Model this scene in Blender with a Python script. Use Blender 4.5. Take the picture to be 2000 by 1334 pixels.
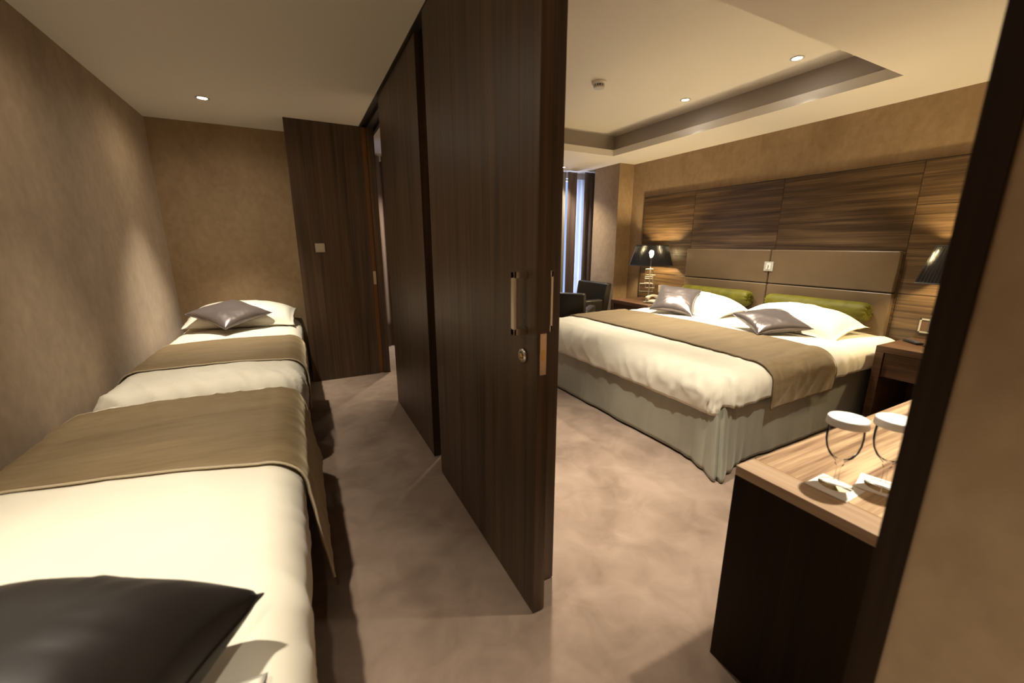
import bpy, bmesh, math, random
from mathutils import Vector, Matrix, noise
random.seed(7)
C = bpy.context.scene.collection
SC = bpy.context.scene
PI = math.pi
for o in list(bpy.data.objects): bpy.data.objects.remove(o)

# ------------------------------------------------------------------ camera
H = 1.32
cd = bpy.data.cameras.new('camera'); cam = bpy.data.objects.new('camera', cd); C.objects.link(cam)
cd.sensor_width = 36.0; cd.lens = 794.28 * 36.0 / 2000.0; cd.clip_start = 0.02
yaw, pit, rol = math.radians(27.335), math.radians(13.407), math.radians(-0.012)
fwd = Vector((math.sin(yaw)*math.cos(pit), math.cos(yaw)*math.cos(pit), -math.sin(pit)))
rgt = Vector((math.cos(yaw), -math.sin(yaw), 0)); dwn = fwd.cross(rgt)
r2 = rgt*math.cos(rol) + dwn*math.sin(rol); d2 = -rgt*math.sin(rol) + dwn*math.cos(rol)
m = Matrix((r2, -d2, -fwd)).transposed().to_4x4(); m.translation = Vector((0, 0, H))
cam.matrix_world = m
cd.dof.use_dof = True; cd.dof.focus_distance = 3.6; cd.dof.aperture_fstop = 2.8
SC.camera = cam

# ------------------------------------------------------------------ world, exposure
SC.view_settings.view_transform = 'Standard'; SC.view_settings.look = 'None'
SC.view_settings.gamma = 1.0; SC.view_settings.exposure = 1.25
SC.view_settings.use_curve_mapping = False
W = bpy.data.worlds.new('world'); SC.world = W; W.use_nodes = True
W.node_tree.nodes['Background'].inputs[0].default_value = (0.30, 0.42, 0.75, 1)
W.node_tree.nodes['Background'].inputs[1].default_value = 0.6

WARM = (1.0, 0.90, 0.73)
ZC, ZT = 2.376, 2.636           # room ceiling, raised centre of the tray ceiling
# the downlights of both rooms, some of them added unseen: x, y, z, watts, cone degrees, blend, label
DOWN = [
    (-0.50, 4.02, ZC, 100, 66, 1.0, 'small round downlight in the ceiling above the pillow of the far single bed'),
    (-0.50, 2.47, ZC, 40, 62, 1.0, 'downlight between the two single beds'),
    (-0.50, 1.00, ZC, 78, 64, 1.0, 'downlight above the near single bed'),
    (-0.15, -0.55, ZC, 92, 90, 1.0, 'added downlight behind the viewer, brightening the entrance'),  # unseen fill, added for ambient light on the near walls and door
    (3.37, 2.02, ZT, 145, 84, 1.0, 'larger of two glowing downlights in the raised ceiling, nearer the viewer'),
    (3.37, 3.00, ZT, 145, 84, 1.0, 'smaller of two glowing downlights in the raised ceiling, beyond the smoke detector'),
    (1.20, 1.80, ZT, 230, 60, 1.0, 'downlight in the raised ceiling beside the sliding doors'),
    (1.35, 3.00, ZT, 30, 76, 1.0, 'downlight in the raised ceiling between the sliding doors and the foot of the bed'),
    (3.44, 5.10, ZC, 60, 110, 1.0, 'tiny downlight low at the ceiling edge in front of the curtains'),
    (1.35, 5.10, ZC, 90, 100, 1.0, 'added unseen downlight before the curtains at the far end of the sliding doors'),  # unseen, added to light the floor through the gap by the pier
    (1.80, 0.50, ZC, 105, 90, 1.0, 'downlight above the desk with the glasses'),
]

def spot(name, x, y, z, w, deg, blend, parent=None, col=WARM, r=0.03):
    l = bpy.data.lights.new(name, 'SPOT'); l.energy = w; l.color = col; l.spot_size = math.radians(deg)
    l.spot_blend = blend; l.shadow_soft_size = r
    o = bpy.data.objects.new(name, l); C.objects.link(o); o.location = (x, y, z)
    if parent: o.parent = parent; o.location = Vector((x, y, z)) - parent.location
    return o

# ------------------------------------------------------------------ helpers
def tag(o, label=None, cat=None, group=None, kind=None):
    if label: o['label'] = label
    if cat: o['category'] = cat
    if group: o['group'] = group
    if kind: o['kind'] = kind
    return o
def thing(name, loc, label, cat, group=None):
    o = bpy.data.objects.new(name, None); C.objects.link(o); o.location = loc; o.empty_display_size = .05
    return tag(o, label, cat, group)
def wloc(o):
    v = Vector((0, 0, 0))
    while o: v += o.location; o = o.parent
    return v
def obj(name, bm, mat, parent=None, smooth=False, origin=None, label=None):
    """bm is in world coordinates"""
    me = bpy.data.meshes.new(name)
    off = wloc(parent) if parent else (Vector(origin) if origin else Vector((0, 0, 0)))
    if origin and parent: off = Vector(origin)
    bmesh.ops.translate(bm, verts=bm.verts, vec=-off)
    bmesh.ops.recalc_face_normals(bm, faces=bm.faces)
    bm.to_mesh(me); bm.free()
    if smooth:
        for p in me.polygons: p.use_smooth = True
    o = bpy.data.objects.new(name, me); C.objects.link(o)
    if mat: me.materials.append(mat)
    if parent:
        o.parent = parent; o.location = off - wloc(parent)
    else: o.location = off
    if label: o['label'] = label
    return o
def struct(name, bm, mat, parent=None, smooth=False):
    o = obj(name, bm, mat, parent, smooth)
    if not parent: o['kind'] = 'structure'
    return o
def box(bm, x0, x1, y0, y1, z0, z1, bev=0.0, seg=2):
    ret = bmesh.ops.create_cube(bm, size=1.0)
    vs = ret['verts']
    for v in vs:
        v.co = Vector(((x0+x1)/2 + v.co.x*(x1-x0), (y0+y1)/2 + v.co.y*(y1-y0), (z0+z1)/2 + v.co.z*(z1-z0)))
    if bev > 0:
        es = list({e for v in vs for e in v.link_edges})
        bmesh.ops.bevel(bm, geom=es, offset=bev, segments=seg, affect='EDGES', profile=0.5)
    return bm
def B(x0, x1, y0, y1, z0, z1, bev=0.0, seg=2): return box(bmesh.new(), x0, x1, y0, y1, z0, z1, bev, seg)
def lathe(bm, prof, cx, cy, cz, n=32, axis='z', cap=True):
    rings = []
    for (r, h) in prof:
        ring = []
        for i in range(n):
            a = 2*PI*i/n
            if axis == 'z': p = (cx + r*math.cos(a), cy + r*math.sin(a), cz + h)
            elif axis == 'x': p = (cx + h, cy + r*math.cos(a), cz + r*math.sin(a))
            else: p = (cx + r*math.cos(a), cy + h, cz + r*math.sin(a))
            ring.append(bm.verts.new(p))
        rings.append(ring)
    for a, b in zip(rings, rings[1:]):
        for i in range(n):
            bm.faces.new((a[i], a[(i+1) % n], b[(i+1) % n], b[i]))
    if cap:
        if prof[0][0] > 1e-4: bm.faces.new(rings[0][::-1])
        if prof[-1][0] > 1e-4: bm.faces.new(rings[-1])
    return bm
def tube(bm, pts, r, n=10, closed=False):
    pts = [Vector(p) for p in pts]; rings = []
    N = len(pts)
    for i, p in enumerate(pts):
        a = pts[(i-1) % N] if (closed or i > 0) else p
        b = pts[(i+1) % N] if (closed or i < N-1) else p
        t = (b-a).normalized()
        up = Vector((0, 0, 1)) if abs(t.z) < .9 else Vector((1, 0, 0))
        s = t.cross(up).normalized(); u = s.cross(t)
        rr = r[i] if isinstance(r, (list, tuple)) else r
        rings.append([bm.verts.new(p + s*rr*math.cos(2*PI*k/n) + u*rr*math.sin(2*PI*k/n)) for k in range(n)])
    for i in range(N if closed else N-1):
        a, b = rings[i], rings[(i+1) % N]
        for k in range(n): bm.faces.new((a[k], a[(k+1) % n], b[(k+1) % n], b[k]))
    if not closed: bm.faces.new(rings[0][::-1]); bm.faces.new(rings[-1])
    return bm
def copy_tree(o, parent=None):
    c = o.copy(); C.objects.link(c)
    if parent: c.parent = parent
    for ch in list(o.children): copy_tree(ch, c)
    return c
def nz(x, y, z=0.0): return noise.noise(Vector((x, y, z)))

# ------------------------------------------------------------------ materials
def newmat(name):
    mt = bpy.data.materials.new(name); mt.use_nodes = True
    nt = mt.node_tree; b = nt.nodes['Principled BSDF']
    return mt, nt, b
def plain(name, col, rough=.5, metal=0.0, spec=.5, sheen=0.0, coat=0.0, emis=None, es=0.0, bump=0.0, bscale=200.0):
    mt, nt, b = newmat(name)
    b.inputs['Base Color'].default_value = (*col, 1); b.inputs['Roughness'].default_value = rough
    b.inputs['Metallic'].default_value = metal; b.inputs['Specular IOR Level'].default_value = spec
    b.inputs['Sheen Weight'].default_value = sheen; b.inputs['Coat Weight'].default_value = coat
    if emis: b.inputs['Emission Color'].default_value = (*emis, 1); b.inputs['Emission Strength'].default_value = es
    tc = nt.nodes.new('ShaderNodeTexCoord'); n = nt.nodes.new('ShaderNodeTexNoise'); n.inputs['Scale'].default_value = bscale
    nt.links.new(tc.outputs['Object'], n.inputs['Vector'])
    if bump > 0:
        bp = nt.nodes.new('ShaderNodeBump'); bp.inputs['Strength'].default_value = bump; bp.inputs['Distance'].default_value = .002
        nt.links.new(n.outputs['Fac'], bp.inputs['Height']); nt.links.new(bp.outputs['Normal'], b.inputs['Normal'])
    return mt
def ramp(nt, fac, stops):
    r = nt.nodes.new('ShaderNodeValToRGB')
    while len(r.color_ramp.elements) < len(stops): r.color_ramp.elements.new(.5)
    for e, (p, c) in zip(r.color_ramp.elements, stops): e.position = p; e.color = (*c, 1)
    nt.links.new(fac, r.inputs['Fac']); return r.outputs['Color']
def noise_node(nt, scale_vec, scale=1.0, detail=4, rough=.55, dist=0.0):
    tc = nt.nodes.new('ShaderNodeTexCoord'); mp = nt.nodes.new('ShaderNodeMapping')
    mp.inputs['Scale'].default_value = scale_vec
    n = nt.nodes.new('ShaderNodeTexNoise'); n.inputs['Scale'].default_value = scale
    n.inputs['Detail'].default_value = detail; n.inputs['Roughness'].default_value = rough; n.inputs['Distortion'].default_value = dist
    nt.links.new(tc.outputs['Object'], mp.inputs['Vector']); nt.links.new(mp.outputs['Vector'], n.inputs['Vector'])
    return n.outputs['Fac']
def math_node(nt, op, a, b):
    n = nt.nodes.new('ShaderNodeMath'); n.operation = op
    for i, v in enumerate((a, b)):
        if isinstance(v, (int, float)): n.inputs[i].default_value = v
        else: nt.links.new(v, n.inputs[i])
    return n.outputs[0]
def fabric(name, c1, c2, sv=(3, 3, 3), rough=.8, sheen=.3, spec=.3, fine=350.0, bump=.25, metal=0.0, lo=.35, hi=.65, sv2=None, aniso=0.0, tint=None, dist=0.4):
    mt, nt, b = newmat(name)
    f1 = noise_node(nt, sv, 1.0, 5, .6, dist)
    if sv2:
        f2 = noise_node(nt, sv2, 1.0, 4, .6, .2)
        f1 = math_node(nt, 'ADD', math_node(nt, 'MULTIPLY', f1, .6), math_node(nt, 'MULTIPLY', f2, .4))
    nt.links.new(ramp(nt, f1, [(lo, c1), (hi, c2)]), b.inputs['Base Color'])
    b.inputs['Roughness'].default_value = rough; b.inputs['Sheen Weight'].default_value = sheen
    b.inputs['Sheen Roughness'].default_value = .4; b.inputs['Specular IOR Level'].default_value = spec
    b.inputs['Metallic'].default_value = metal
    if tint: b.inputs['Sheen Tint'].default_value = (*tint, 1)
    f3 = noise_node(nt, (fine, fine, fine), 1.0, 2)
    bp = nt.nodes.new('ShaderNodeBump'); bp.inputs['Strength'].default_value = bump; bp.inputs['Distance'].default_value = .002
    nt.links.new(f3, bp.inputs['Height']); nt.links.new(bp.outputs['Normal'], b.inputs['Normal'])
    return mt
def wood(name, fine, broad, cols, rough=.38, dist=.6, spec=.45, lo=.34):
    """fine / broad: stretched noise scales (small number along the grain)"""
    mt, nt, b = newmat(name)
    f1 = noise_node(nt, fine, 1.0, 6, .65, dist * .3); f2 = noise_node(nt, broad, 1.0, 3, .5, dist)
    f = math_node(nt, 'ADD', math_node(nt, 'MULTIPLY', f1, .5), math_node(nt, 'MULTIPLY', f2, .5))
    nt.links.new(ramp(nt, f, [(lo, cols[0]), (.5, cols[1]), (1-lo, cols[2])]), b.inputs['Base Color'])
    b.inputs['Roughness'].default_value = rough; b.inputs['Specular IOR Level'].default_value = spec
    bp = nt.nodes.new('ShaderNodeBump'); bp.inputs['Strength'].default_value = .12; bp.inputs['Distance'].default_value = .001
    nt.links.new(f1, bp.inputs['Height']); nt.links.new(bp.outputs['Normal'], b.inputs['Normal'])
    return mt

DW = [(.024, .0135, .007), (.068, .040, .022), (.120, .071, .039)]
M = {}
M['wood_v'] = wood('walnut vertical grain', (75, 75, 1.1), (14, 14, .5), DW, .42, .8)
M['wood_h'] = wood('walnut horizontal grain', (60, 1.6, 120), (5, .8, 22), [(.042, .024, .011), (.086, .052, .025), (.155, .098, .048)], .36, 1.0, lo=.39)
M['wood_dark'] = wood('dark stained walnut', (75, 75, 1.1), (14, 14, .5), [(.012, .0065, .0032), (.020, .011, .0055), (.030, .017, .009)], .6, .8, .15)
M['wood_desk'] = wood('desk walnut', (1.6, 60, 60), (.8, 19, 19), [(.20, .115, .068), (.40, .26, .155), (.62, .45, .27)], .33, .6, lo=.41)
M['wood_desk_y'] = wood('desk walnut border', (70, 2.5, 70), (16, 1.4, 16), [(.33, .215, .135), (.44, .30, .195), (.52, .37, .25)], .33, .6)
M['wood_table'] = wood('bedside walnut', (70, 2.5, 70), (12, 1.4, 16), [(.050, .024, .012), (.095, .048, .024), (.15, .080, .042)], .36, .8)
M['wall'] = fabric('suede wallpaper', (.27, .178, .098), (.42, .300, .178), (2.6, 2.6, 1.7), .72, .25, .25, 260, .15, lo=.32, hi=.68, sv2=(20, 20, 15))
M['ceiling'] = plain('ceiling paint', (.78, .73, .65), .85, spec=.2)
M['cove_shade'] = plain('cove paint', (.50, .45, .40), .8, spec=.2)  # shade of the recess put into the colour, darker than the ceiling
M['white_trim'] = plain('white trim', (.75, .73, .70), .5)
def carpet():
    mt, nt, b = newmat('beige pile carpet')
    f1 = noise_node(nt, (1.7, 1.7, 1.7), 1.0, 4, .55, .8); f2 = noise_node(nt, (5.5, 5.5, 5.5), 1.0, 4, .55, .8)
    f = math_node(nt, 'ADD', math_node(nt, 'MULTIPLY', f1, .55), math_node(nt, 'MULTIPLY', f2, .45))
    nt.links.new(ramp(nt, f, [(.36, (.168, .117, .086)), (.50, (.230, .164, .123)), (.63, (.285, .209, .160))]), b.inputs['Base Color'])
    b.inputs['Roughness'].default_value = .95; b.inputs['Specular IOR Level'].default_value = .1
    b.inputs['Sheen Weight'].default_value = .15
    f3 = noise_node(nt, (420, 420, 420), 1.0, 2)
    bp = nt.nodes.new('ShaderNodeBump'); bp.inputs['Strength'].default_value = .5; bp.inputs['Distance'].default_value = .004
    nt.links.new(f3, bp.inputs['Height']); nt.links.new(bp.outputs['Normal'], b.inputs['Normal'])
    return mt
M['carpet'] = carpet()
M['linen'] = fabric('cream cotton', (.74, .69, .57), (.78, .73, .61), (4, 4, 4), .75, .15, .25, 500, .12)
M['runner'] = fabric('taupe velvet', (.160, .108, .052), (.250, .178, .092), (2, 14, 14), .55, .55, .35, 420, .3, sv2=(6, 60, 60), tint=(.9, .75, .5))
M['piping'] = fabric('beige piping', (.45, .37, .25), (.52, .43, .30), rough=.6)
M['satin'] = fabric('pewter satin', (.17, .142, .135), (.195, .163, .155), (5, 5, 5), .27, .2, .6, 500, .05, metal=.55)
M['satin_dark'] = fabric('dark brown satin', (.010, .0072, .0055), (.014, .010, .008), (5, 5, 5), .5, .1, .3, 500, .05, metal=.0)
M['green'] = fabric('olive green velvet', (.060, .054, .001), (.105, .094, .002), (9, 9, 9), .6, .25, .25, 500, .3, tint=(.45, .46, .05))
M['skirt'] = fabric('silver green satin', (.31, .305, .245), (.38, .375, .30), (4, 4, 1.5), .36, .25, .5, 500, .08, metal=.35)
M['leather'] = fabric('tan faux leather', (.105, .067, .032), (.120, .078, .038), (5, 5, 5), .42, .1, .5, 600, .12)
M['chair'] = fabric('dark leather', (.016, .013, .009), (.024, .019, .013), (6, 6, 6), .38, .0, .5, 300, .2)
M['steel'] = plain('brushed steel', (.62, .58, .53), .28, metal=1.0)
M['chrome'] = plain('polished chrome', (.80, .78, .74), .12, metal=1.0)
M['dull'] = plain('dull nickel', (.33, .31, .28), .5, metal=.7)
M['brass'] = plain('lock brass', (.62, .42, .16), .3, metal=1.0)
M['plate'] = plain('strike plate', (.66, .50, .40), .32, metal=1.0)
M['black'] = plain('black', (.006, .006, .006), .5)
M['dark_metal'] = plain('dark aluminium', (.085, .078, .065), .4, metal=.7)
M['cream_plastic'] = plain('cream plastic', (.50, .43, .31), .4)
M['frame_white'] = plain('satin frame', (.46, .44, .38), .35, metal=.3)
M['white_plastic'] = plain('white plastic', (.62, .59, .52), .35)
M['paper'] = plain('white paper', (.86, .85, .83), .7)
M['bulb'] = plain('lit bulb', (1, .9, .7), .4, emis=(1.0, .76, .40), es=420)
M['lens'] = plain('lit downlight', (1, 1, 1), .4, emis=(1.0, .95, .86), es=25)
M['curtain'] = fabric('brown curtain', (.115, .072, .055), (.15, .098, .075), (30, 30, 1), .7, .3)
M['sheer'] = fabric('pale sheer', (.24, .20, .14), (.30, .25, .175), (40, 40, 1), .7, .3)
M['mauve'] = fabric('mauve blind', (.115, .085, .078), (.15, .115, .105), (20, 20, 1), .7, .3)
def voile():
    mt, nt, b = newmat('voile')
    b.inputs['Base Color'].default_value = (.75, .76, .78, 1); b.inputs['Roughness'].default_value = .9
    tl = nt.nodes.new('ShaderNodeBsdfTranslucent'); tl.inputs['Color'].default_value = (.8, .82, .85, 1)
    mx = nt.nodes.new('ShaderNodeMixShader'); f = noise_node(nt, (60, 60, 3), 1.0, 2)
    r_ = nt.nodes.new('ShaderNodeValToRGB'); r_.color_ramp.elements[0].color = (.4, .4, .4, 1); r_.color_ramp.elements[1].color = (.75, .75, .75, 1)
    nt.links.new(f, r_.inputs['Fac']); nt.links.new(r_.outputs['Color'], mx.inputs[0])
    nt.links.new(b.outputs[0], mx.inputs[1]); nt.links.new(tl.outputs[0], mx.inputs[2]); nt.links.new(mx.outputs[0], nt.nodes['Material Output'].inputs[0])
    return mt
M['voile'] = voile()
def glass(name):
    """thin clear glass: see-through, mirror-like and darker towards its edges"""
    mt, nt, b = newmat(name); out = nt.nodes['Material Output']
    tr = nt.nodes.new('ShaderNodeBsdfTransparent'); gl = nt.nodes.new('ShaderNodeBsdfGlossy'); gl.inputs['Roughness'].default_value = .02
    lw = nt.nodes.new('ShaderNodeLayerWeight'); lw.inputs['Blend'].default_value = .25
    tc = nt.nodes.new('ShaderNodeTexCoord'); tc.name = 'coords'
    c = ramp(nt, lw.outputs['Facing'], [(0.0, (.985, .985, .98)), (.90, (.93, .94, .92)), (1.0, (.72, .73, .70))])
    nt.links.new(c, tr.inputs['Color'])
    fr = nt.nodes.new('ShaderNodeFresnel'); fr.inputs['IOR'].default_value = 1.10
    mx = nt.nodes.new('ShaderNodeMixShader'); nt.links.new(fr.outputs[0], mx.inputs[0]); nt.links.new(tr.outputs[0], mx.inputs[1]); nt.links.new(gl.outputs[0], mx.inputs[2])
    nt.links.new(mx.outputs[0], out.inputs[0]); nt.nodes.remove(b)
    return mt
M['glass'] = glass('clear glass')
def shade_mat():
    """black string shade: opaque threads with fine gaps between them"""
    mt, nt, b = newmat('black thread shade')
    b.inputs['Base Color'].default_value = (.008, .0075, .009, 1); b.inputs['Roughness'].default_value = .25
    b.inputs['Specular IOR Level'].default_value = .7
    tr = nt.nodes.new('ShaderNodeBsdfTransparent'); mx = nt.nodes.new('ShaderNodeMixShader')
    out = nt.nodes['Material Output']
    f = noise_node(nt, (260, 260, .5), 1.0, 2, .5)
    rr = nt.nodes.new('ShaderNodeValToRGB'); rr.color_ramp.elements[0].position = .52; rr.color_ramp.elements[1].position = .62
    rr.color_ramp.elements[0].color = (.02, .02, .02, 1); rr.color_ramp.elements[1].color = (.09, .09, .09, 1)
    nt.links.new(f, rr.inputs['Fac']); nt.links.new(rr.outputs['Color'], mx.inputs[0])
    nt.links.new(b.outputs[0], mx.inputs[1]); nt.links.new(tr.outputs[0], mx.inputs[2]); nt.links.new(mx.outputs[0], out.inputs[0])
    return mt
M['shade'] = shade_mat()

# ------------------------------------------------------------------ the shell
XL, XP, XR = -1.035, 0.62, 4.20       # left wall, partition line, headboard wall
struct('floor', B(-1.2, 4.5, -1.4, 6.6, -.1, 0), M['carpet'])
struct('wall_left', B(-1.2, XL, -1.4, 5.0, 0, ZC+.02), M['wall'])
struct('wall_back', B(XL, .02, 4.80, 4.95, 0, ZC+.02), M['wall'])
struct('wall_right', B(XR, 4.4, -.1, 5.54, 0, ZC+.02), M['wall'])
struct('wall_rear', B(XL, XP, -1.4, -1.2, 0, ZC+.02), M['wall'])
struct('wall_rear_right', B(.78, XR, -.1, .03, 0, ZC+.02), M['wall'])
struct('wall_column', B(3.945, XR, 4.50, 5.02, 0, ZC), M['wall'])
# the near stub of the partition, its end cased in walnut
struct('wall_partition', B(XP, .76, -1.2, .152, 0, ZC), M['wall'])
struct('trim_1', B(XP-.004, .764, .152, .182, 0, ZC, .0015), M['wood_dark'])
# ceilings
struct('ceiling_left', B(-1.2, XP+.006, -1.4, 5.0, ZC, ZC+.35), M['ceiling'])
bm = bmesh.new()
TX0, TX1, TY0, TY1 = 1.02, 3.58, 1.453, 4.22
box(bm, .80, TX0, -.1, 6.0, ZC, ZC+.07); box(bm, TX1, 4.4, -.1, 6.0, ZC, ZC+.07)
box(bm, TX0, TX1, -.1, TY0, ZC, ZC+.07); box(bm, TX0, TX1, TY1, 6.0, ZC, ZC+.07)
struct('ceiling_soffit', bm, M['ceiling'])
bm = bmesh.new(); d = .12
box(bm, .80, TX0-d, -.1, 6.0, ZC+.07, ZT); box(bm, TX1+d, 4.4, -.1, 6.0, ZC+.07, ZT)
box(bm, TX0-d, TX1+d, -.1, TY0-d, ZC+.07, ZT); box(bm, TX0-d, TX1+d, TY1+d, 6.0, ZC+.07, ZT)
struct('trim_2', bm, M['cove_shade'])
struct('ceiling_raised', B(.80, 4.4, -.1, 6.0, ZT, ZT+.1), M['ceiling'])
# window wall behind the curtains
bm = bmesh.new()
box(bm, .6, 3.2, 5.55, 5.7, 0, ZC); box(bm, 3.2, 4.4, 5.55, 5.7, 0, .1); box(bm, 3.2, 4.4, 5.55, 5.7, 2.34, ZC); box(bm, 4.26, 4.4, 5.55, 5.7, .1, 2.34)
struct('wall_window', bm, M['wall'])
w = struct('window_1', B(3.2, 4.26, 5.60, 5.61, .1, 2.34), M['glass'])
bm = bmesh.new()
for a in (3.2, 3.70, 4.21): box(bm, a, a+.05, 5.57, 5.64, .1, 2.34)
box(bm, 3.2, 4.26, 5.57, 5.64, .1, .16); box(bm, 3.2, 4.26, 5.57, 5.64, 2.28, 2.34)
struct('window_frame', bm, M['white_trim'], w)
l = bpy.data.lights.new('dusk_daylight', 'AREA'); l.energy = 26; l.color = (.62, .70, 1.0); l.shape = 'RECTANGLE'; l.size = .85; l.size_y = 2.2
o = bpy.data.objects.new('dusk_daylight', l); C.objects.link(o); o.location = (3.64, 6.0, 1.2); o.rotation_euler = (-PI/2, 0, 0)

# the walnut partition pier at the far end, with its slot for the sliding door
t = struct('wall_pier', B(.012, .645, 4.28, 4.80, 0, ZC), M['wood_v'])
struct('end_post', B(.690, .752, 4.272, 4.80, 0, ZC), M['wood_v'], t)
struct('slot_back', B(.645, .690, 4.30, 4.80, 0, ZC), plain('slot light tint', (.20, .085, .022), .5), t)  # orange light from the slot is put into the base colour
struct('strike_plate', B(.655, .682, 4.294, 4.301, .93, 1.06), M['steel'], t)
# overhead track
bm = bmesh.new()
box(bm, XP+.006, .80, .182, 5.55, ZC+.02, ZC+.2)
for a, b_ in ((.626, .640), (.692, .722), (.776, .80)): box(bm, a, b_, .182, 5.0, ZC-.006, ZC+.03)
struct('trim_3', bm, M['dark_metal'])
# far right wall strip hiding the pier's side
# sliding doors
def pull(parent, x, y, z0, z1, s, name='handle'):
    bm = bmesh.new(); zc = (z0+z1)/2
    d = .048*s
    xs = sorted((x, x+d))
    o_ = x + d; 
    a0, a1 = sorted((o_, o_-.010*s))
    box(bm, a0, a1, y-.011, y+.011, z0, z1, .002)
    for zz in (z0, z1-.022):
        b0, b1 = sorted((x, o_)); box(bm, b0, b1, y-.011, y+.011, zz, zz+.022, .002)
    return obj(name, bm, M['steel'], parent, label='brushed steel pull handle')
def lockrose(parent, x, y, z, s):
    bm = bmesh.new(); lathe(bm, [(.024, 0), (.024, .007*s), (.020, .010*s), (.012, .010*s), (.011, .008*s)], x, y, z, 28, 'x')
    r = obj('lock_rose', bm, M['steel'], parent, True, label='round steel keyhole rose')
    bm = bmesh.new(); lathe(bm, [(.009, .008*s), (.009, .013*s), (.007, .014*s)], x, y, z, 20, 'x'); box(bm, x+.010*s-.002, x+.010*s+.003, y-.0035, y+.0035, z-.018, z)
    obj('lock_cylinder', bm, M['brass'], r, True)
dr = struct('door_1', B(.627, .675, 1.048, 2.122, .006, ZC-.01, .0015), M['wood_v'])
pull(dr, .627, 1.118, 1.040, 1.240, -1); pull(dr, .675, 1.118, 1.040, 1.240, 1)
lockrose(dr, .627, 1.128, .966, -1); lockrose(dr, .675, 1.128, .966, 1)
bm = B(.639, .662, 1.0455, 1.0485, .918, 1.052, .0008)
pl = obj('lock_plate', bm, M['plate'], dr, label='copper toned lock face plate on the door edge')
bm = bmesh.new(); box(bm, .645, .656, 1.0445, 1.0458, .965, 1.0)
obj('latch', bm, M['brass'], pl)
bm = bmesh.new()
for z in (.930, 1.040): lathe(bm, [(.0045, 0), (.0045, -.001)], .6505, 1.0455, z, 14, 'y')
obj('screw', bm, M['steel'], pl)
struct('door_2', B(.740, .784, 1.158, 2.36, .006, ZC-.01, .0015), M['wood_v'])
dr = struct('door_3', B(.642, .690, 2.326, 3.377, .006, ZC-.01, .0015), M['wood_v'])
pull(dr, .690, 3.335, 1.040, 1.240, 1); lockrose(dr, .690, 3.335, .966, 1)
bm = bmesh.new(); box(bm, .642, .690, 3.3768, 3.380, .92, 1.05)
obj('lock_plate', bm, M['plate'], dr)

# ------------------------------------------------------------------ downlights
for i, (x, y, z, wt, deg, bl, lab) in enumerate(DOWN):
    t = thing('downlight', (x, y, z), lab, 'ceiling light', 'recessed ceiling downlights')
    bm = bmesh.new(); lathe(bm, [(.030, -.0005), (.044, -.0005), (.046, -.004), (.033, -.006), (.030, -.002)], x, y, z, 32, cap=False)
    obj('trim_ring', bm, M['white_trim'], t, True)
    bm = bmesh.new(); lathe(bm, [(.031, -.0025), (.0002, -.0030)], x, y, z, 32, cap=False)
    obj('lens', bm, M['lens'], t, True)
    spot('lamp_light', x, y, z-.03, wt, deg, bl, t)
    if x < 0 and y > 0: spot('spill_light', x, y, z-.03, 7, 168, 1.0, t)      # the weak wide spill of the reflector
# smoke detector
x, y = 2.38, 3.03
t = thing('smoke_detector', (x, y, ZT), 'small white round smoke detector on the raised ceiling', 'smoke detector')
bm = bmesh.new(); lathe(bm, [(.060, 0), (.060, -.014), (.056, -.020), (.046, -.022)], x, y, ZT, 36); obj('base', bm, M['ceiling'], t, True)
bm = bmesh.new()
for k in range(14):
    a = 2*PI*k/14; c, s = math.cos(a), math.sin(a)
    vs = []
    bmesh.ops.create_cube(bm, size=1.0, matrix=Matrix.Translation((x+.042*c, y+.042*s, ZT-.032)) @ Matrix.Rotation(a, 4, 'Z') @ Matrix.Diagonal((.006, .009, .022, 1)))
lathe(bm, [(.033, -.02), (.033, -.043)], x, y, ZT, 24)
lathe(bm, [(.045, -.042), (.044, -.050), (.030, -.054)], x, y, ZT, 32)
obj('vented_cap', bm, M['white_plastic'], t)
bm = bmesh.new(); lathe(bm, [(.035, -.021), (.035, -.042)], x, y, ZT, 24); obj('sensor_core', bm, M['black'], t)

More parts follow.
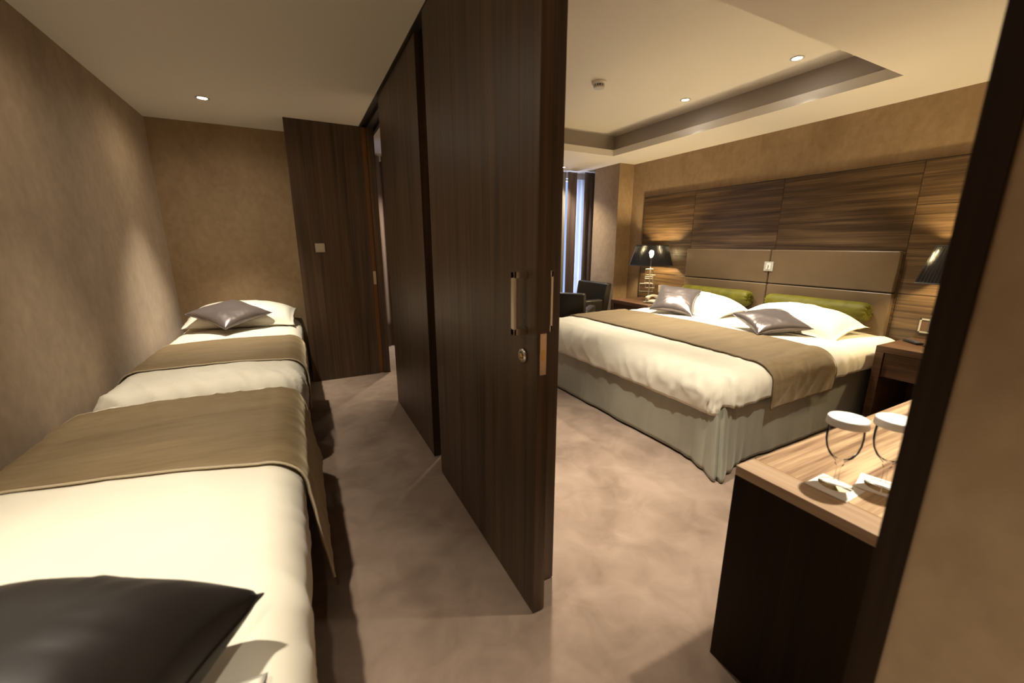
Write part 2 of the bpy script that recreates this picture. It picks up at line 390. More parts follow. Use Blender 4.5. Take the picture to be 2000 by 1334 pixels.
# ------------------------------------------------------------------ cloth
def drape(x0, x1, y0, y1, r, ztop, hang, disp, u_rng=None, v_rng=None, off=0.0, step=.02, flare=0.0, crown=.0, slant=0.0):
    """cloth over a bed: inner flat rectangle x0..x1,y0..y1; hang=(xneg,xpos,yneg,ypos) arc lengths over each edge"""
    U0, U1 = x0-hang[0], x1+hang[1]; V0, V1 = y0-hang[2], y1+hang[3]
    if u_rng: U0, U1 = u_rng
    if v_rng: V0, V1 = v_rng
    nu = max(2, int((U1-U0)/step)); nv = max(2, int((V1-V0)/step))
    bm = bmesh.new(); g = []
    q = r*PI/2
    for i in range(nu+1):
        u = U0 + (U1-U0)*i/nu; row = []
        for j in range(nv+1):
            v = V0 + slant*(i/nu)*(1-j/nv) + (V1-V0)*j/nv
            cu = min(max(u, x0), x1); cv = min(max(v, y0), y1)
            du, dv = u-cu, v-cv; L = max(abs(du), abs(dv)); D = math.hypot(du, dv)
            n = Vector((du/D, dv/D, 0)) if D > 1e-9 else Vector((0, 0, 0))
            if L < q: h = r*math.sin(L/r); drop = r*(1-math.cos(L/r)); sn, cs = math.sin(L/r), math.cos(L/r)
            else: h = r + flare*(L-q); drop = r + (L-q); sn, cs = 1, 0
            nrm = n*sn + Vector((0, 0, cs))
            cr = crown*(1-((cu-(x0+x1)/2)/((x1-x0)/2+1e-6))**2*.6-((cv-(y0+y1)/2)/((y1-y0)/2))**4*.4)
            p = Vector((cu, cv, ztop + cr)) + n*h - Vector((0, 0, drop))
            p += nrm*(disp(cu+n.x*L, cv+n.y*L, L, q, n) + off)
            row.append(bm.verts.new(p))
        g.append(row)
    for i in range(nu):
        for j in range(nv): bm.faces.new((g[i][j], g[i+1][j], g[i+1][j+1], g[i][j+1]))
    return bm, g
def cloth_obj(name, bm, mat, parent, th=.006):
    o = obj(name, bm, mat, parent, True)
    md = o.modifiers.new('thickness', 'SOLIDIFY'); md.thickness = th; md.offset = -1
    return o
def rim(name, g, idx, mat, parent, r=.004):
    """piping along one edge of a draped grid"""
    pass

def crease(a, b, seed, w=5.0):
    return max(0.0, 1-abs(nz(a+seed, b, seed*.37))*w)**1.5
def folds(x, y, seed, s=1.0):
    return nz(x*3.1+seed, y*3.1) * .008*s + nz(x*7.7, y*7.7+seed) * .003*s + (crease(x*2.6+y*1.2, y*3.4-x*1.3, seed)*.0022 + crease(x*6+y*2, y*5-x*3, seed+5)*.0013)*s

# --- single beds (head at hy, running in direction sy)
def single_bed(x0, x1, ya, yb, foot, zt, label, seed, cut=None):
    """foot: +1 foot end at yb, -1 foot end at ya"""
    t = thing('single_bed', ((x0+x1)/2, (ya+yb)/2, 0), label, 'bed', 'single beds along the left wall')
    bm = B(x0+.06, x1-.06, ya+.05, yb-.05, .10, .33, .01); obj('bed_base', bm, M['black'], t)
    bm = B(x0+.04, x1-.04, ya+.04, yb-.04, .33, .52, .05, 4); obj('mattress', bm, M['linen'], t, True)
    for a in (x0+.10, x1-.10):
        for b_ in (ya+.10, yb-.10):
            obj('leg', lathe(bmesh.new(), [(.025, 0), (.025, .10)], a, b_, 0, 16), M['black'], t)
    r = .11
    hang = [.30, .36, .02, .02]
    if foot > 0: hang[3] = .36
    else: hang[2] = .36
    def disp(x, y, L, q, n):
        side = min(1.0, L/.12)
        k = x if abs(n.y) > abs(n.x) else y
        # shallow folds that fan out of the corners and run down the sides
        foot_d = (yb-y) if foot > 0 else (y-ya)
        fan = max(0.0, 1-abs(foot_d-.12)/.42)
        d = crease(k*6+L*1.5, L*2.0+k*.8, seed, 4)*.006*side + crease(k*13-L*2, L*3, seed+3, 4)*.005*side
        d += fan*(crease(x*9+y*4.5, y*1.6, seed+8, 3.5)*.012 + crease(x*17+y*7, y*2.5, seed+2, 3.5)*.006)
        bulge = .020*math.sin(min(PI, L/.36*PI))
        return folds(x, y, seed) + d + bulge - side*.006
    fy = r if foot < 0 else 0.0; gy = r if foot > 0 else 0.0
    bm, g = drape(x0+r, x1-r, ya+fy+.0, yb-gy-.0, r, zt, hang, disp, step=.016, crown=.018)
    cloth_obj('duvet', bm, M['linen'], t, .010)
    t['_'] = 0; del t['_']
    return t, disp, (x0+r, x1-r, ya+fy, yb-gy, r)

def runner(bedrect, zt, disp, v_rng, hangR, hangL, label, crown=.018, flare=.05, step=.016, slant=0.0):
    x0, x1, y0, y1, r = bedrect
    def dd(x, y, L, q, n):
        return disp(x, y, L, q, n)*.55 + .012*min(1, L/.1)
    hang = (hangL, hangR, .02, .02)
    bm, g = drape(x0, x1, y0, y1, r, zt, hang, dd, u_rng=(x0-hangL, x1+hangR), v_rng=v_rng, off=.013, step=step, flare=flare, crown=crown, slant=slant)
    edges = [[v.co.copy() for v in [row[0] for row in g]], [v.co.copy() for v in [row[-1] for row in g]], [v.co.copy() for v in g[-1]]]
    me_o = obj('bed_runner', bm, M['runner'], None, True)
    tag(me_o, label, 'bed runner', 'taupe bed runners')
    md = me_o.modifiers.new('thickness', 'SOLIDIFY'); md.thickness = .008; md.offset = -1
    for e in edges[:2]:
        obj('piping', tube(bmesh.new(), [p+Vector((0, 0, -.003)) for p in e], .0042, 8), M['piping'], me_o, True)
    return me_o

ZB = .575
B1 = single_bed(-.985, -.080, .38, 2.47, 1, ZB, 'near single bed with white duvet, in the bottom left foreground', 3.1)
B2 = single_bed(-.985, -.050, 2.585, 4.775, -1, ZB, 'far single bed with cream duvet, against the far wall', 11.7)
runner(B1[2], ZB, B1[1], (1.70, 2.36), .50, .16, 'taupe velvet runner across the foot of the near single bed', flare=.17, slant=-.30)
runner(B2[2], ZB, B2[1], (3.06, 3.76), .40, .14, 'taupe velvet runner across the middle of the far single bed', flare=.02, slant=-.14)

# --- pillows and cushions
def cushion_bm(a, b, T, k=.12, n=34, seed=0.0, wr=.004, flange=0.0, p=.42, sag=0.0):
    bm = bmesh.new(); top = []; bot = []
    for i in range(n+1):
        u = -1+2*i/n; rt = []; rb = []
        for j in range(n+1):
            v = -1+2*j/n
            su = math.sin(u*PI/2)*.35+u*.65; sv = math.sin(v*PI/2)*.35+v*.65
            x = a*su*(1-k*(1-sv*sv)*su*su); y = b*sv*(1-k*(1-su*su)*sv*sv)
            fu = max(0.0, 1-abs(su)/(1-flange)); fv = max(0.0, 1-abs(sv)/(1-flange))
            h = (max(0, 1-(1-fu)**2.2)*max(0, 1-(1-fv)**2.2))**p
            z = T*h
            ang = math.atan2(su, sv); rad = math.hypot(su, sv)
            w_ = wr*(abs(nz(ang*5+seed, rad*1.2))*2.2*rad*(1.4-rad) + nz(x*9+seed, y*9)*.8)*min(1, h*2.5)
            edge = i in (0, n) or j in (0, n)
            sg = -sag*(rad**2)
            if edge:
                vtx = bm.verts.new((x, y, sg + nz(x*12, y*12+seed)*wr)); rt.append(vtx); rb.append(vtx)
            else:
                rt.append(bm.verts.new((x, y, z+w_+sg+.0015))); rb.append(bm.verts.new((x, y, -z*.75-.0015+sg)))
        top.append(rt); bot.append(rb)
    for i in range(n):
        for j in range(n):
            bm.faces.new((top[i][j], top[i+1][j], top[i+1][j+1], top[i][j+1]))
            f = (bot[i][j], bot[i][j+1], bot[i+1][j+1], bot[i+1][j])
            try: bm.faces.new(f)
            except ValueError: pass
    loop = [top[i][0].co.copy() for i in range(n+1)] + [top[n][j].co.copy() for j in range(1, n+1)] + [top[i][n].co.copy() for i in range(n-1, -1, -1)] + [top[0][j].co.copy() for j in range(n-1, 0, -1)]
    return bm, loop
def cushion(name, loc, rot, a, b, T, mat, label, cat, group, k=.12, seed=0, wr=.004, seam=True, flange=0.0, seam_mat=None, p=.42, n=34, sag=0.0):
    bm, loop = cushion_bm(a, b, T, k, n, seed, wr, flange, p, sag)
    o = obj(name, bm, mat, None, True); o.location = loc; o.rotation_euler = rot
    tag(o, label, cat, group)
    if seam:
        b2 = tube(bmesh.new(), loop, .0028, 6, True)
        s = obj('seam', b2, seam_mat or mat, None, True); s.parent = o; s.location = (0, 0, 0)
    return o
R = math.radians
cushion('pillow', (-.50, 4.50, .690), (R(9), R(2), R(-3)), .43, .27, .105, M['linen'], 'cream pillow at the head of the far single bed', 'pillow', 'bed pillows', .03, 2, .008, False, .07, sag=.02)
cushion('cushion', (-.575, 4.24, .735), (R(13), R(-9), R(43)), .225, .225, .065, M['satin'], 'shiny pewter satin cushion lying point forward on the far single bed', 'cushion', 'satin scatter cushions', .13, 5, .008)
cushion('cushion', (-.415, .655, .705), (R(-4), R(4), R(-21)), .225, .225, .135, M['satin_dark'], 'dark brown satin cushion in the bottom left foreground', 'cushion', 'satin scatter cushions', .13, 9, .008)
cushion('pillow', (-.53, .40, .640), (R(-6), 0, R(2)), .42, .26, .07, M['linen'], 'cream pillow under the dark cushion on the near bed', 'pillow', 'bed pillows', .03, 4, .006, False, .07)

# ------------------------------------------------------------------ double bed
bx0, bx1, by0, by1 = 2.05, 4.13, 1.385, 3.43
zt = .60
t = thing('double_bed', ((bx0+bx1)/2, (by0+by1)/2, 0), 'wide double bed with cream duvet and silver green valance', 'bed')
obj('bed_base', B(bx0+.09, bx1-.01, by0+.05, by1-.05, .06, .35, .01), M['black'], t)
obj('mattress', B(bx0+.05, bx1-.005, by0+.015, by1-.015, .35, .53, .05, 4), M['linen'], t, True)
for a in (bx0+.2, bx1-.2):
    for b_ in (by0+.2, by1-.2): obj('leg', lathe(bmesh.new(), [(.03, 0), (.03, .06)], a, b_, 0, 16), M['black'], t)
rr_ = .13
def dispD(x, y, L, q, n):
    side = min(1.0, L/.14); k = x if abs(n.y) > abs(n.x) else y
    cor = min(1.0, 3*abs(n.x*n.y))
    near = max(0.0, 1-math.hypot(x-bx0-.05, y-by0-.05)/.75)
    f = side*(crease(k*5+L*2, L*3+k*.8, 5, 4)*.009 + crease(k*11-L*3, L*4, 9, 4)*.006 + nz(k*2.2, L*2+8)*.010)
    f += cor*side*(crease(math.atan2(n.y, n.x)*7, L*2, 4, 3)*.022)
    f += near*(crease(x*9+y*4, y*5-x*5, 7, 4)*.010 + crease(x*16-y*9, y*9+x*3, 3, 4)*.005)
    bulge = .034*math.sin(min(PI, L/.42*PI))
    return folds(x, y, 21, .9) + f + bulge
DR = (bx0+rr_, bx1, by0+rr_-.015, by1-rr_+.015, rr_)
bm, g = drape(*DR, zt, (.315, 0, .255, .30), dispD, step=.018, crown=.03)
cloth_obj('duvet', bm, M['linen'], t, .012)
# valance with box pleats at the corners
def valance(parent):
    pts = []
    X0, Y0, Y1 = bx0+.008, by0-.010, by1+.010
    path = []
    s = .012
    n1 = int((bx1-X0)/s); n2 = int((Y1-Y0)/s)
    for i in range(n1): path.append((bx1-(bx1-X0)*i/n1, Y0, 0, -1))
    for i in range(n2): path.append((X0, Y0+(Y1-Y0)*i/n2, -1, 0))
    for i in range(n1+1): path.append((X0+(bx1-X0)*i/n1, Y1, 0, 1))
    nz_ = 18; bm = bmesh.new(); rows = []
    for (x, y, nx, ny) in path:
        dc = min(math.hypot(x-X0, y-Y0), math.hypot(x-X0, y-Y1))
        cn = Vector((-1, -1 if y < (Y0+Y1)/2 else 1, 0)).normalized()
        col = []
        for k in range(nz_+1):
            f = k/nz_; z = .435 - f*.418
            kk = x if ny else y
            a = f**1.3
            d_ = .008*nz(kk*3.2+4, f*.8)*a + .030*max(0, nz(kk*4.2+2, f*.6)-.22)*a + .0012*nz(kk*24, f*2)*a
            c_ = math.exp(-(dc/.10)**2)*f*.10 + math.exp(-(dc/.20)**2)*f*.045*abs(math.sin(dc*38))
            notch = -.030*math.exp(-(dc/.012)**2)*(1-f*.3)
            p = Vector((x, y, z)) + Vector((nx, ny, 0))*(d_) + cn*(c_+notch)
            p.z -= math.exp(-(dc/.12)**2)*f*.010
            col.append(bm.verts.new(p))
        rows.append(col)
    for a, b_ in zip(rows, rows[1:]):
        for k in range(nz_): bm.faces.new((a[k], b_[k], b_[k+1], a[k+1]))
    o = obj('valance', bm, M['skirt'], parent, True, label='silver green satin valance')
    md = o.modifiers.new('thickness', 'SOLIDIFY'); md.thickness = .003
valance(t)
# runner along the double bed
def dr_run(x, y, L, q, n): return dispD(x, y, L, q, n)*.6 + .013*min(1, L/.1)
bm, g = drape(*DR, zt, (0, 0, 0, 0), dr_run, u_rng=(2.44, 3.13), v_rng=(DR[2]-.335, DR[3]+.30), off=.014, step=.016, crown=.03, flare=.03)
e0 = [r_.co.copy() for r_ in g[0]]; e1 = [r_.co.copy() for r_ in g[-1]]
o = obj('bed_runner', bm, M['runner'], None, True); tag(o, 'wide taupe runner laid across the double bed', 'bed runner', 'taupe bed runners')
md = o.modifiers.new('thickness', 'SOLIDIFY'); md.thickness = .008; md.offset = -1
for e in (e0, e1): obj('piping', tube(bmesh.new(), [p+Vector((0, 0, -.003)) for p in e], .003, 8), M['runner'], o, True)

# pillows, cushions, bolsters
cushion('pillow', (3.73, 1.95, .700), (R(0), R(-7), R(1)), .27, .44, .125, M['linen'], 'cream pillow nearest the viewer on the double bed', 'pillow', 'bed pillows', .03, 6, .008, False, .07, sag=.03)
cushion('pillow', (3.73, 2.93, .700), (R(0), R(-7), R(-1)), .27, .44, .125, M['linen'], 'cream pillow on the far half of the double bed', 'pillow', 'bed pillows', .03, 8, .008, False, .07, sag=.03)
cushion('cushion', (3.36, 1.93, .715), (R(13), R(-6), R(-29)), .21, .21, .06, M['satin'], 'pewter satin cushion on the near half of the double bed', 'cushion', 'satin scatter cushions', .13, 12, .007)
cushion('cushion', (3.43, 2.95, .765), (R(6), R(-32), R(28)), .21, .21, .06, M['satin'], 'pewter satin cushion tilted up on the far half of the double bed', 'cushion', 'satin scatter cushions', .13, 15, .007)
def bolster(y0, y1, label):
    bm = bmesh.new(); n = 48; x, z, r = 4.03, .785, .082
    prof = []
    L = y1-y0
    for s_, rr2 in ((0, .004), (.004, .02), (0.0, .035), (-.006, .055), (.004, .070), (.02, .079), (.06, .083)): prof.append((s_, rr2))
    mid = [(L*i/14, .083) for i in range(1, 14)]
    full = prof + [m_ for m_ in mid if .08 < m_[0] < L-.08] + [(L-a, b_) for a, b_ in reversed(prof)]
    rings = []
    for (s_, q_) in full:
        ring = []
        e_ = min(s_, L-s_); pl_ = max(0, 1-abs(e_)/.10)
        for i in range(n):
            a = 2*PI*i/n
            rr2 = q_ * (1 + .05*nz(a*1.5, s_*5)) 
            pleat = .006*math.cos(a*12)*pl_*min(1, q_/.04)
            off = -pleat if s_ < L/2 else pleat
            ring.append(bm.verts.new((x+rr2*math.cos(a), y0+s_+off, z+rr2*math.sin(a)*.96)))
        rings.append(ring)
    for a, b_ in zip(rings, rings[1:]):
        for i in range(n): bm.faces.new((a[i], a[(i+1) % n], b_[(i+1) % n], b_[i]))
    bm.faces.new(rings[0][::-1]); bm.faces.new(rings[-1])
    o = obj('bolster', bm, M['green'], None, True); tag(o, label, 'cushion', 'olive green bolsters')
    for s_, yy in ((-1, y0), (1, y1)):
        obj('button', lathe(bmesh.new(), [(.011, -.004*s_), (.010, .004*s_), (.005, .007*s_)], x, yy, z, 16, 'y'), M['green'], o, True)
bolster(1.56, 2.36, 'olive green velvet bolster on the near half of the headboard')
bolster(2.55, 3.35, 'olive green velvet bolster on the far half of the headboard')

# ------------------------------------------------------------------ headboard wall
XW = XR-.028
t = thing('wall_panelling', (XW, 2.8, 0), 'walnut wall panelling with thin joints behind the double bed', 'wall panel')
ys = [0.60, 1.455, 2.45, 3.44, 4.235]
gp = .0018
for a, b_ in zip(ys, ys[1:]):
    if a in (0.60, 3.44): zs = [0.0, .945, 1.61, 1.925]
    else: zs = [0.0, 1.27, 1.925]
    for c_, d_ in zip(zs, zs[1:]):
        obj('panel', B(XW, XR, a+gp, b_-gp, c_+gp+.001, d_-gp, .0012), M['wood_h'], t, origin=(XW, random.uniform(0, 5), random.uniform(0, 5)))
obj('edge_strip', B(XW+.004, XR, .59, 4.239, 0, 1.928), M['black'], t)
t = thing('headboard', (XW, 2.45, 0), 'tan padded headboard of four stitched panels', 'headboard')
for (a, b_) in ((1.467, 2.448), (2.456, 3.440)):
    for (c_, d_) in ((.40, .944), (.950, 1.272)):
        obj('padded_panel', B(XW-.055, XW, a, b_, c_, d_, .012, 4), M['leather'], t, True)
obj('backing', B(XW-.02, XW, 1.475, 3.432, .38, 1.26), M['black'], t)

def plate_switch(name, x, y, z, w_, h_, label, cat, mat, rocker=True, depth=.009, group=None):
    """on the headboard wall, facing -x"""
    t = thing(name, (x, y, z), label, cat, group)
    obj('frame', B(x-depth, x, y-w_/2, y+w_/2, z-h_/2, z+h_/2, .002), mat, t)
    return t
t = plate_switch('light_switch', XW-.055, 2.452, 1.112, .088, .090, 'square light switch at the centre of the padded headboard', 'switch', M['frame_white'])
obj('rocker', B(XW-.068, XW-.064, 2.452-.022, 2.452+.022, 1.082, 1.142, .002), M['white_plastic'], t)
obj('pointer', B(XW-.071, XW-.068, 2.452-.004, 2.452+.004, 1.088, 1.125, .001), M['steel'], t)
t = plate_switch('wall_socket', XW, 3.80, .757, .150, .090, 'cream double wall plate behind the lamp, left of the headboard', 'socket', M['cream_plastic'])
for dy in (-.012, .012): obj('rocker', B(XW-.013, XW-.009, 3.80+dy-.007, 3.80+dy+.007, .745, .769, .001), M['white_plastic'], t)
for dy in (-.055, .055): obj('screw', lathe(bmesh.new(), [(.004, -.009), (.004, -.0105)], XW, 3.80+dy, .757, 12, 'x'), M['steel'], t)
t = thing('wall_socket', (XW, 1.215, .725), 'square steel framed wall plate above the right bedside table', 'socket')
bm = bmesh.new(); y0, y1, z0, z1 = 1.09, 1.285, .665, .775
box(bm, XW-.009, XW, y0, y1, z0, z0+.012, .001); box(bm, XW-.009, XW, y0, y1, z1-.012, z1, .001); box(bm, XW-.009, XW, y0, y0+.012, z0, z1, .001); box(bm, XW-.009, XW, y1-.012, y1, z0, z1, .001)
obj('frame', bm, M['frame_white'], t); obj('insert', B(XW-.004, XW, y0+.01, y1-.01, z0+.01, z1-.01), plain('brown insert', (.12, .07, .035), .4), t)
# switch on the pier
t = thing('light_switch', (.197, 4.28, 1.29), 'cream square light switch on the dark walnut pier', 'switch')
obj('frame', B(.197-.040, .197+.040, 4.271, 4.28, 1.25, 1.33, .002), M['cream_plastic'], t)
obj('rocker', B(.197-.026, .197+.026, 4.266, 4.271, 1.264, 1.316, .002), M['cream_plastic'], t)

# ------------------------------------------------------------------ bedside tables
def bedside(y0, y1, label):
    x0, x1, z = 3.615, XW-.002, .62
    t = thing('bedside_table', ((x0+x1)/2, (y0+y1)/2, 0), label, 'bedside table', 'walnut bedside tables')
    obj('tabletop', B(x0, x1, y0, y1, z-.045, z, .002), M['wood_table'], t)
    for a in (y0, y1-.05):
        obj('side_panel', B(x0, x1, a, a+.05, 0, z-.0455, .002), M['wood_table'], t)
    dd = obj('drawer', B(x0+.010, x0+.030, y0+.053, y1-.053, .40, z-.048, .002), M['wood_table'], t)
    obj('drawer_box', B(x0+.0305, x1-.05, y0+.055, y1-.055, .41, z-.055), M['black'], t)
    obj('back_panel', B(x1-.02, x1, y0+.051, y1-.051, .02, .40), M['wood_table'], t)
    return t
bs = bedside(.66, 1.312, 'walnut bedside table right of the double bed, with remote control')
b2 = copy_tree(bs); b2.location.y += 3.50-.66; b2['label'] = 'walnut bedside table at the far side of the double bed, with telephone'

# lamps
def lamp(cx, cy, z0, label):
    t = thing('table_lamp', (cx, cy, z0), label, 'table lamp', 'black shaded bedside lamps')
    obj('base', B(cx-.075, cx+.075, cy-.075, cy+.075, z0, z0+.010, .002), M['chrome'], t)
    obj('stem', lathe(bmesh.new(), [(.007, .01), (.007, .52)], cx, cy, z0, 14), M['dull'], t, True)
    def ring(a0, a1, z1, z2, dx, r=.0045):
        bm = bmesh.new()
        # rectangle in the plane facing the room diagonal
        ux, uy = .707, -.707
        P = [(cx+ux*a0+dx*.707, cy+uy*a0+dx*.707, z0+z1), (cx+ux*a1+dx*.707, cy+uy*a1+dx*.707, z0+z1), (cx+ux*a1+dx*.707, cy+uy*a1+dx*.707, z0+z2), (cx+ux*a0+dx*.707, cy+uy*a0+dx*.707, z0+z2)]
        for i in range(4):
            p, q_ = Vector(P[i]), Vector(P[(i+1) % 4]); d_ = (q_-p).normalized()*r
            tube(bm, [p-d_, q_+d_], r, 4)
        return obj('metal_rectangle', bm, M['dull'], t)
    ring(-.055, .030, .28, .40, -.012); ring(-.045, .062, .165, .325, .0); ring(-.115, .045, .115, .215, .012); ring(-.06, .035, .225, .30, .02)
    # four sided tapered shade, softly pleated
    zb, ztp, ab, at_ = z0+.445, z0+.692, .185, .135
    bm = bmesh.new(); n = 40
    def sq(a, s_, k):
        f = (s_ % n)/n*2-1; c_ = .0016*(1 if (s_ % 2) else -1)
        side = s_//n
        a2 = a+c_
        # slightly rounded corners
        e_ = f*a
        return [(e_, -a2), (a2, e_), (-e_, a2), (-a2, -e_)][side]
    lo, hi = [], []
    rows = []
    for k in range(5):
        a = ab+(at_-ab)*k/4; zz = zb+(ztp-zb)*k/4
        rows.append([bm.verts.new((cx+sq(a, s_, k)[0], cy+sq(a, s_, k)[1], zz)) for s_ in range(4*n)])
    for r0, r1 in zip(rows, rows[1:]):
        for s_ in range(4*n): bm.faces.new((r0[s_], r0[(s_+1) % (4*n)], r1[(s_+1) % (4*n)], r1[s_]))
    sh = obj('lamp_shade', bm, M['shade'], t)
    for a, zz in ((ab, zb), (at_, ztp)):
        bm = bmesh.new(); P = [(cx-a, cy-a, zz), (cx+a, cy-a, zz), (cx+a, cy+a, zz), (cx-a, cy+a, zz)]
        for i in range(4): tube(bm, [P[i], P[(i+1) % 4]], .004, 6)
        if a == at_: tube(bm, [(cx-at_, cy, ztp), (cx+at_, cy, ztp)], .002, 6); tube(bm, [(cx, cy-at_, ztp), (cx, cy+at_, ztp)], .002, 6)
        obj('shade_rim', bm, M['black'], sh)
    obj('bulb_holder', lathe(bmesh.new(), [(.016, .50), (.016, .545)], cx, cy, z0, 20), M['chrome'], t, True)
    bm = bmesh.new(); lathe(bm, [(.012, .545), (.018, .555), (.026, .58), (.028, .60), (.022, .622), (.008, .632)], cx, cy, z0, 24)
    obj('bulb', bm, M['bulb'], t, True)
    return t
la = lamp(3.95, 3.83, .62, 'black pleated shade lamp on the far bedside table, bulb showing')
lb = copy_tree(la); lb.location = (3.95, 1.05, .62); lb['label'] = 'black pleated shade lamp half hidden by the door jamb at right'

# telephone
px, py, pz = 3.86, 3.64, .62
t = thing('telephone', (px, py, pz), 'cream corded telephone on the far bedside table', 'telephone')
bm = B(px-.085, px+.085, py-.075, py+.075, pz, pz+.035, .012, 3); obj('body', bm, M['cream_plastic'], t, True)
pts = [(px-.10+.20*i/12, py+.035, pz+.052+.032*math.sin(PI*i/12)) for i in range(13)]
bm = tube(bmesh.new(), pts, [.024, .025, .022, .018, .016, .015, .015, .015, .016, .018, .022, .025, .024], 14)
obj('handset', bm, M['cream_plastic'], t, True)
bm = bmesh.new(); pts = []
for i in range(140):
    a = i*PI/5; s_ = i/139
    pts.append((px-.10-.05*math.sin(PI*s_)+.006*math.cos(a), py+.02+.09*s_-.05+.0, pz+.012+.02*(1-s_)*.5+.006*math.sin(a)))
tube(bm, pts, .0022, 6); obj('coiled_cord', bm, M['cream_plastic'], t, True)
# remote
bm = B(3.86, 4.00, 1.165, 1.215, .62, .638, .006, 3)
o = obj('remote_control', bm, M['black'], None, True, origin=(3.93, 1.19, .62)); o.rotation_euler = (0, 0, R(52)); o.location = (3.93, 1.222, .62)
tag(o, 'black remote control lying on the right bedside table', 'remote control')
bm = bmesh.new()
for i in range(7):
    for j in range(3): lathe(bm, [(.0045, .018), (.004, .0198)], 3.93-.055+i*.017, 1.19-.013+j*.013, .62, 10)
k = obj('keypad', bm, plain('grey rubber', (.10, .10, .10), .6), o, True, origin=(3.93, 1.19, .62)); k.location = (0, 0, 0)
# notepad next to the remote
t = thing('glass_dish', (3.86, 1.10, .62), 'small glass dish beside the remote control', 'dish')
obj('dish', lathe(bmesh.new(), [(.03, .0), (.045, .004), (.05, .018), (.046, .018), (.04, .007), (.001, .005)], 3.86, 1.10, .62, 28), M['glass'], t, True)

# ------------------------------------------------------------------ desk with glasses
dx0, dy1, dz = 1.080, .655, .69
t = thing('desk', (1.9, .35, 0), 'walnut desk in the right foreground with a dark side panel', 'desk')
obj('desk_top', B(dx0+.085, 2.90, .045, dy1-.003, dz-.03, dz, .0008), M['wood_desk'], t)
bm = B(dx0, dx0+.083, .045, dy1, dz-.03, dz, .0012); obj('border', bm, M['wood_desk_y'], t)
obj('inlay_line', B(dx0+.083, dx0+.085, .045, dy1-.003, dz-.02, dz+.0004), plain('maple line', (.45, .27, .12), .4), t)
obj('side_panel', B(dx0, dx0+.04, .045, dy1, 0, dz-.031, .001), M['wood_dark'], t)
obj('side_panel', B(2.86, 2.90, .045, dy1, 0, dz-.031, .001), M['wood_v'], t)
obj('rear_panel', B(dx0+.041, 2.859, .045, .07, .1, dz-.031), M['wood_v'], t)
for i in range(2): obj('drawer', B(dx0+.042+i*.9, dx0+.9+i*.86, dy1-.03, dy1-.01, dz-.17, dz-.035, .002), M['wood_v'], t)
def wineglass(cx, cy, z, label):
    t = thing('wine_glass', (cx, cy, z), label, 'glass', 'wine glasses on the desk')
    k_ = 1.13
    outer = [(.033, 0), (.033, .0012), (.020, .0028), (.006, .008), (.0042, .016), (.0038, .035), (.0045, .048), (.009, .055), (.0075, .060), (.013, .066), (.024, .078), (.031, .094), (.0345, .112), (.0350, .130), (.0335, .152), (.0320, .166)]
    inner = [(.0308, .166), (.0323, .152), (.0338, .130), (.0333, .112), (.0298, .094), (.0228, .079), (.011, .068), (.0005, .066)]
    outer = [(a*k_, b_*k_) for a, b_ in outer]; inner = [(a*k_, b_*k_) for a, b_ in inner]
    obj('bowl_and_stem', lathe(bmesh.new(), outer+inner, cx, cy, z, 48), M['glass'], t, True)
    bm = bmesh.new(); n = 96
    rings = []
    for (r_, h_) in ((.0005, .1935), (.036, .1935), (.0420, .1935), (.0432, .1918), (.0455, .1735), (.0447, .1735), (.0420, .1905), (.0005, .1912)):
        ring = []
        for i in range(n):
            a = 2*PI*i/n; w_ = .0005*(1 if i % 2 else -1) if r_ > .0425 and h_ < .193 else 0
            ring.append(bm.verts.new((cx+(r_+w_)*math.cos(a), cy+(r_+w_)*math.sin(a), z+h_)))
        rings.append(ring)
    for a, b_ in zip(rings, rings[1:]):
        for i in range(n): bm.faces.new((a[i], a[(i+1) % n], b_[(i+1) % n], b_[i]))
    obj('paper_lid', bm, M['paper'], t, True, label='white pleated paper lid')
    return t
g1 = wineglass(1.222, .468, dz+.002, 'left wine glass with white paper lid, nearer the desk edge')
g2 = copy_tree(g1); g2.location = (1.322, .405, dz+.002); g2['label'] = 'right wine glass with white paper lid, cut off by the door jamb'
def coaster(cx, cy, rz, label):
    o = obj('coaster', B(-.049, .049, -.049, .049, 0, .0016, .0004), M['paper']); o.location = (cx, cy, dz+.0003); o.rotation_euler = (0, 0, rz)
    tag(o, label, 'coaster', 'white paper coasters')
coaster(1.206, .462, R(1), 'square white paper coaster under the left wine glass')
coaster(1.318, .405, R(14), 'square white paper coaster under the right wine glass')

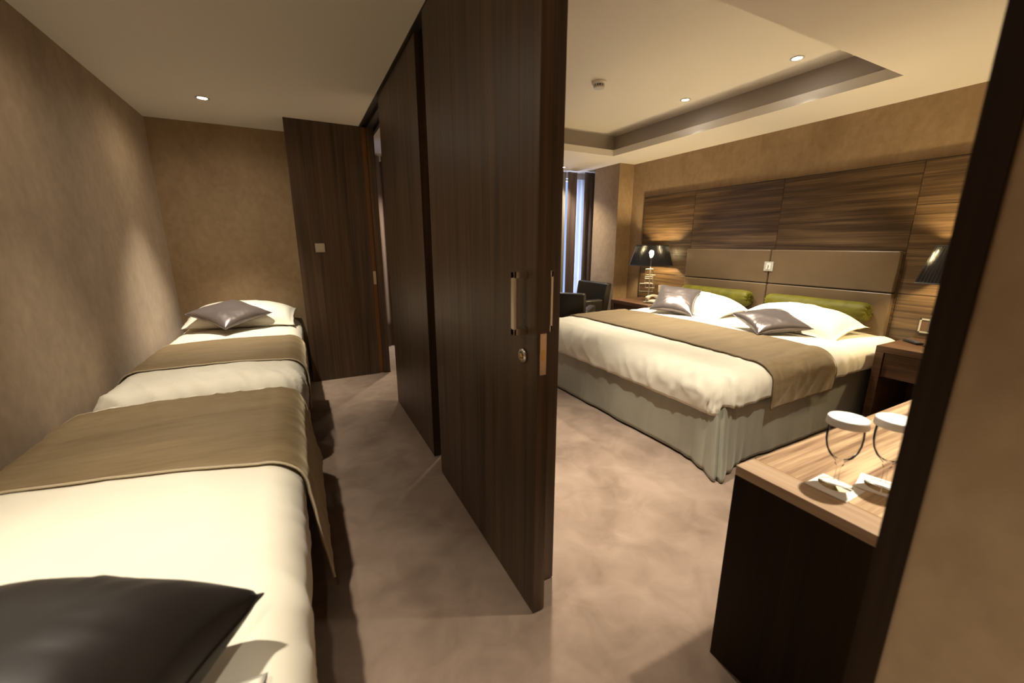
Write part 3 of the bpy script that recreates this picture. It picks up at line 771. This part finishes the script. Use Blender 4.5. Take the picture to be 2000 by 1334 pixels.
# ------------------------------------------------------------------ armchairs
def armchair(loc, rz, label):
    t = thing('armchair', (0, 0, 0), label, 'armchair', 'dark leather armchairs')
    obj('seat', B(-.24, .24, -.26, .28, .26, .47, .03, 3), M['chair'], t, True)
    bm = B(-.33, .33, .26, .36, .22, .80, .022, 3)
    for v in bm.verts: v.co.y += (v.co.z-.4)*.14
    obj('backrest', bm, M['chair'], t, True)
    for s_ in (-1, 1):
        a, b_ = sorted((s_*.25, s_*.34)); obj('armrest', B(a, b_, -.30, .262, .18, .585, .02, 3), M['chair'], t, True)
        for y in (-.27, .30): obj('leg', B(s_*.29-.02, s_*.29+.02, y-.02, y+.02, 0, .215, .003), M['wood_v'], t)
    t.location = loc; t.rotation_euler = (0, 0, rz)
    return t
a1 = armchair((3.41, 4.71, 0), R(-90), 'dark leather armchair beside the far bedside table')
a2 = copy_tree(a1); a2.location = (2.80, 4.06, 0); a2.rotation_euler = (0, 0, R(132)); a2['label'] = 'dark leather armchair just beyond the foot of the bed, back to the viewer'

# ------------------------------------------------------------------ curtains
def curtain(x0, x1, y, mat, label, name='curtain', amp=.03, wl=.11, z0=.015, z1=2.36, group='curtains at the window'):
    bm = bmesh.new(); n = max(8, int((x1-x0)/.008)); rows = []
    for i in range(n+1):
        x = x0+(x1-x0)*i/n
        yy = y + amp*math.sin(2*PI*x/wl + .7*math.sin(x*9)) + .01*nz(x*8, 1)
        rows.append([bm.verts.new((x, yy, z0+(z1-z0)*k/6)) for k in range(7)])
    for a, b_ in zip(rows, rows[1:]):
        for k in range(6): bm.faces.new((a[k], b_[k], b_[k+1], a[k+1]))
    o = obj(name, bm, mat, None, True); tag(o, label, 'curtain', group)
    md = o.modifiers.new('thickness', 'SOLIDIFY'); md.thickness = .004
    return o
curtain(.85, 3.53, 5.44, M['curtain'], 'long brown curtain glimpsed between the walnut doors')
curtain(3.54, 3.665, 5.34, M['sheer'], 'narrow pale curtain beside the near door edge', amp=.015)
curtain(3.67, 3.83, 5.30, M['curtain'], 'plain brown curtain panel left of the bluish window gap', amp=.006)
curtain(3.90, 4.14, 5.50, M['voile'], 'pale bluish voile lit by dusk through the window gap', amp=.012, wl=.09)
curtain(3.912, 4.15, 5.22, M['mauve'], 'dark mauve curtain between the bluish gap and the wallpapered column', amp=.010)
struct('trim_4', B(.80, XR, 5.46, 5.54, 2.30, ZC), M['white_trim'])
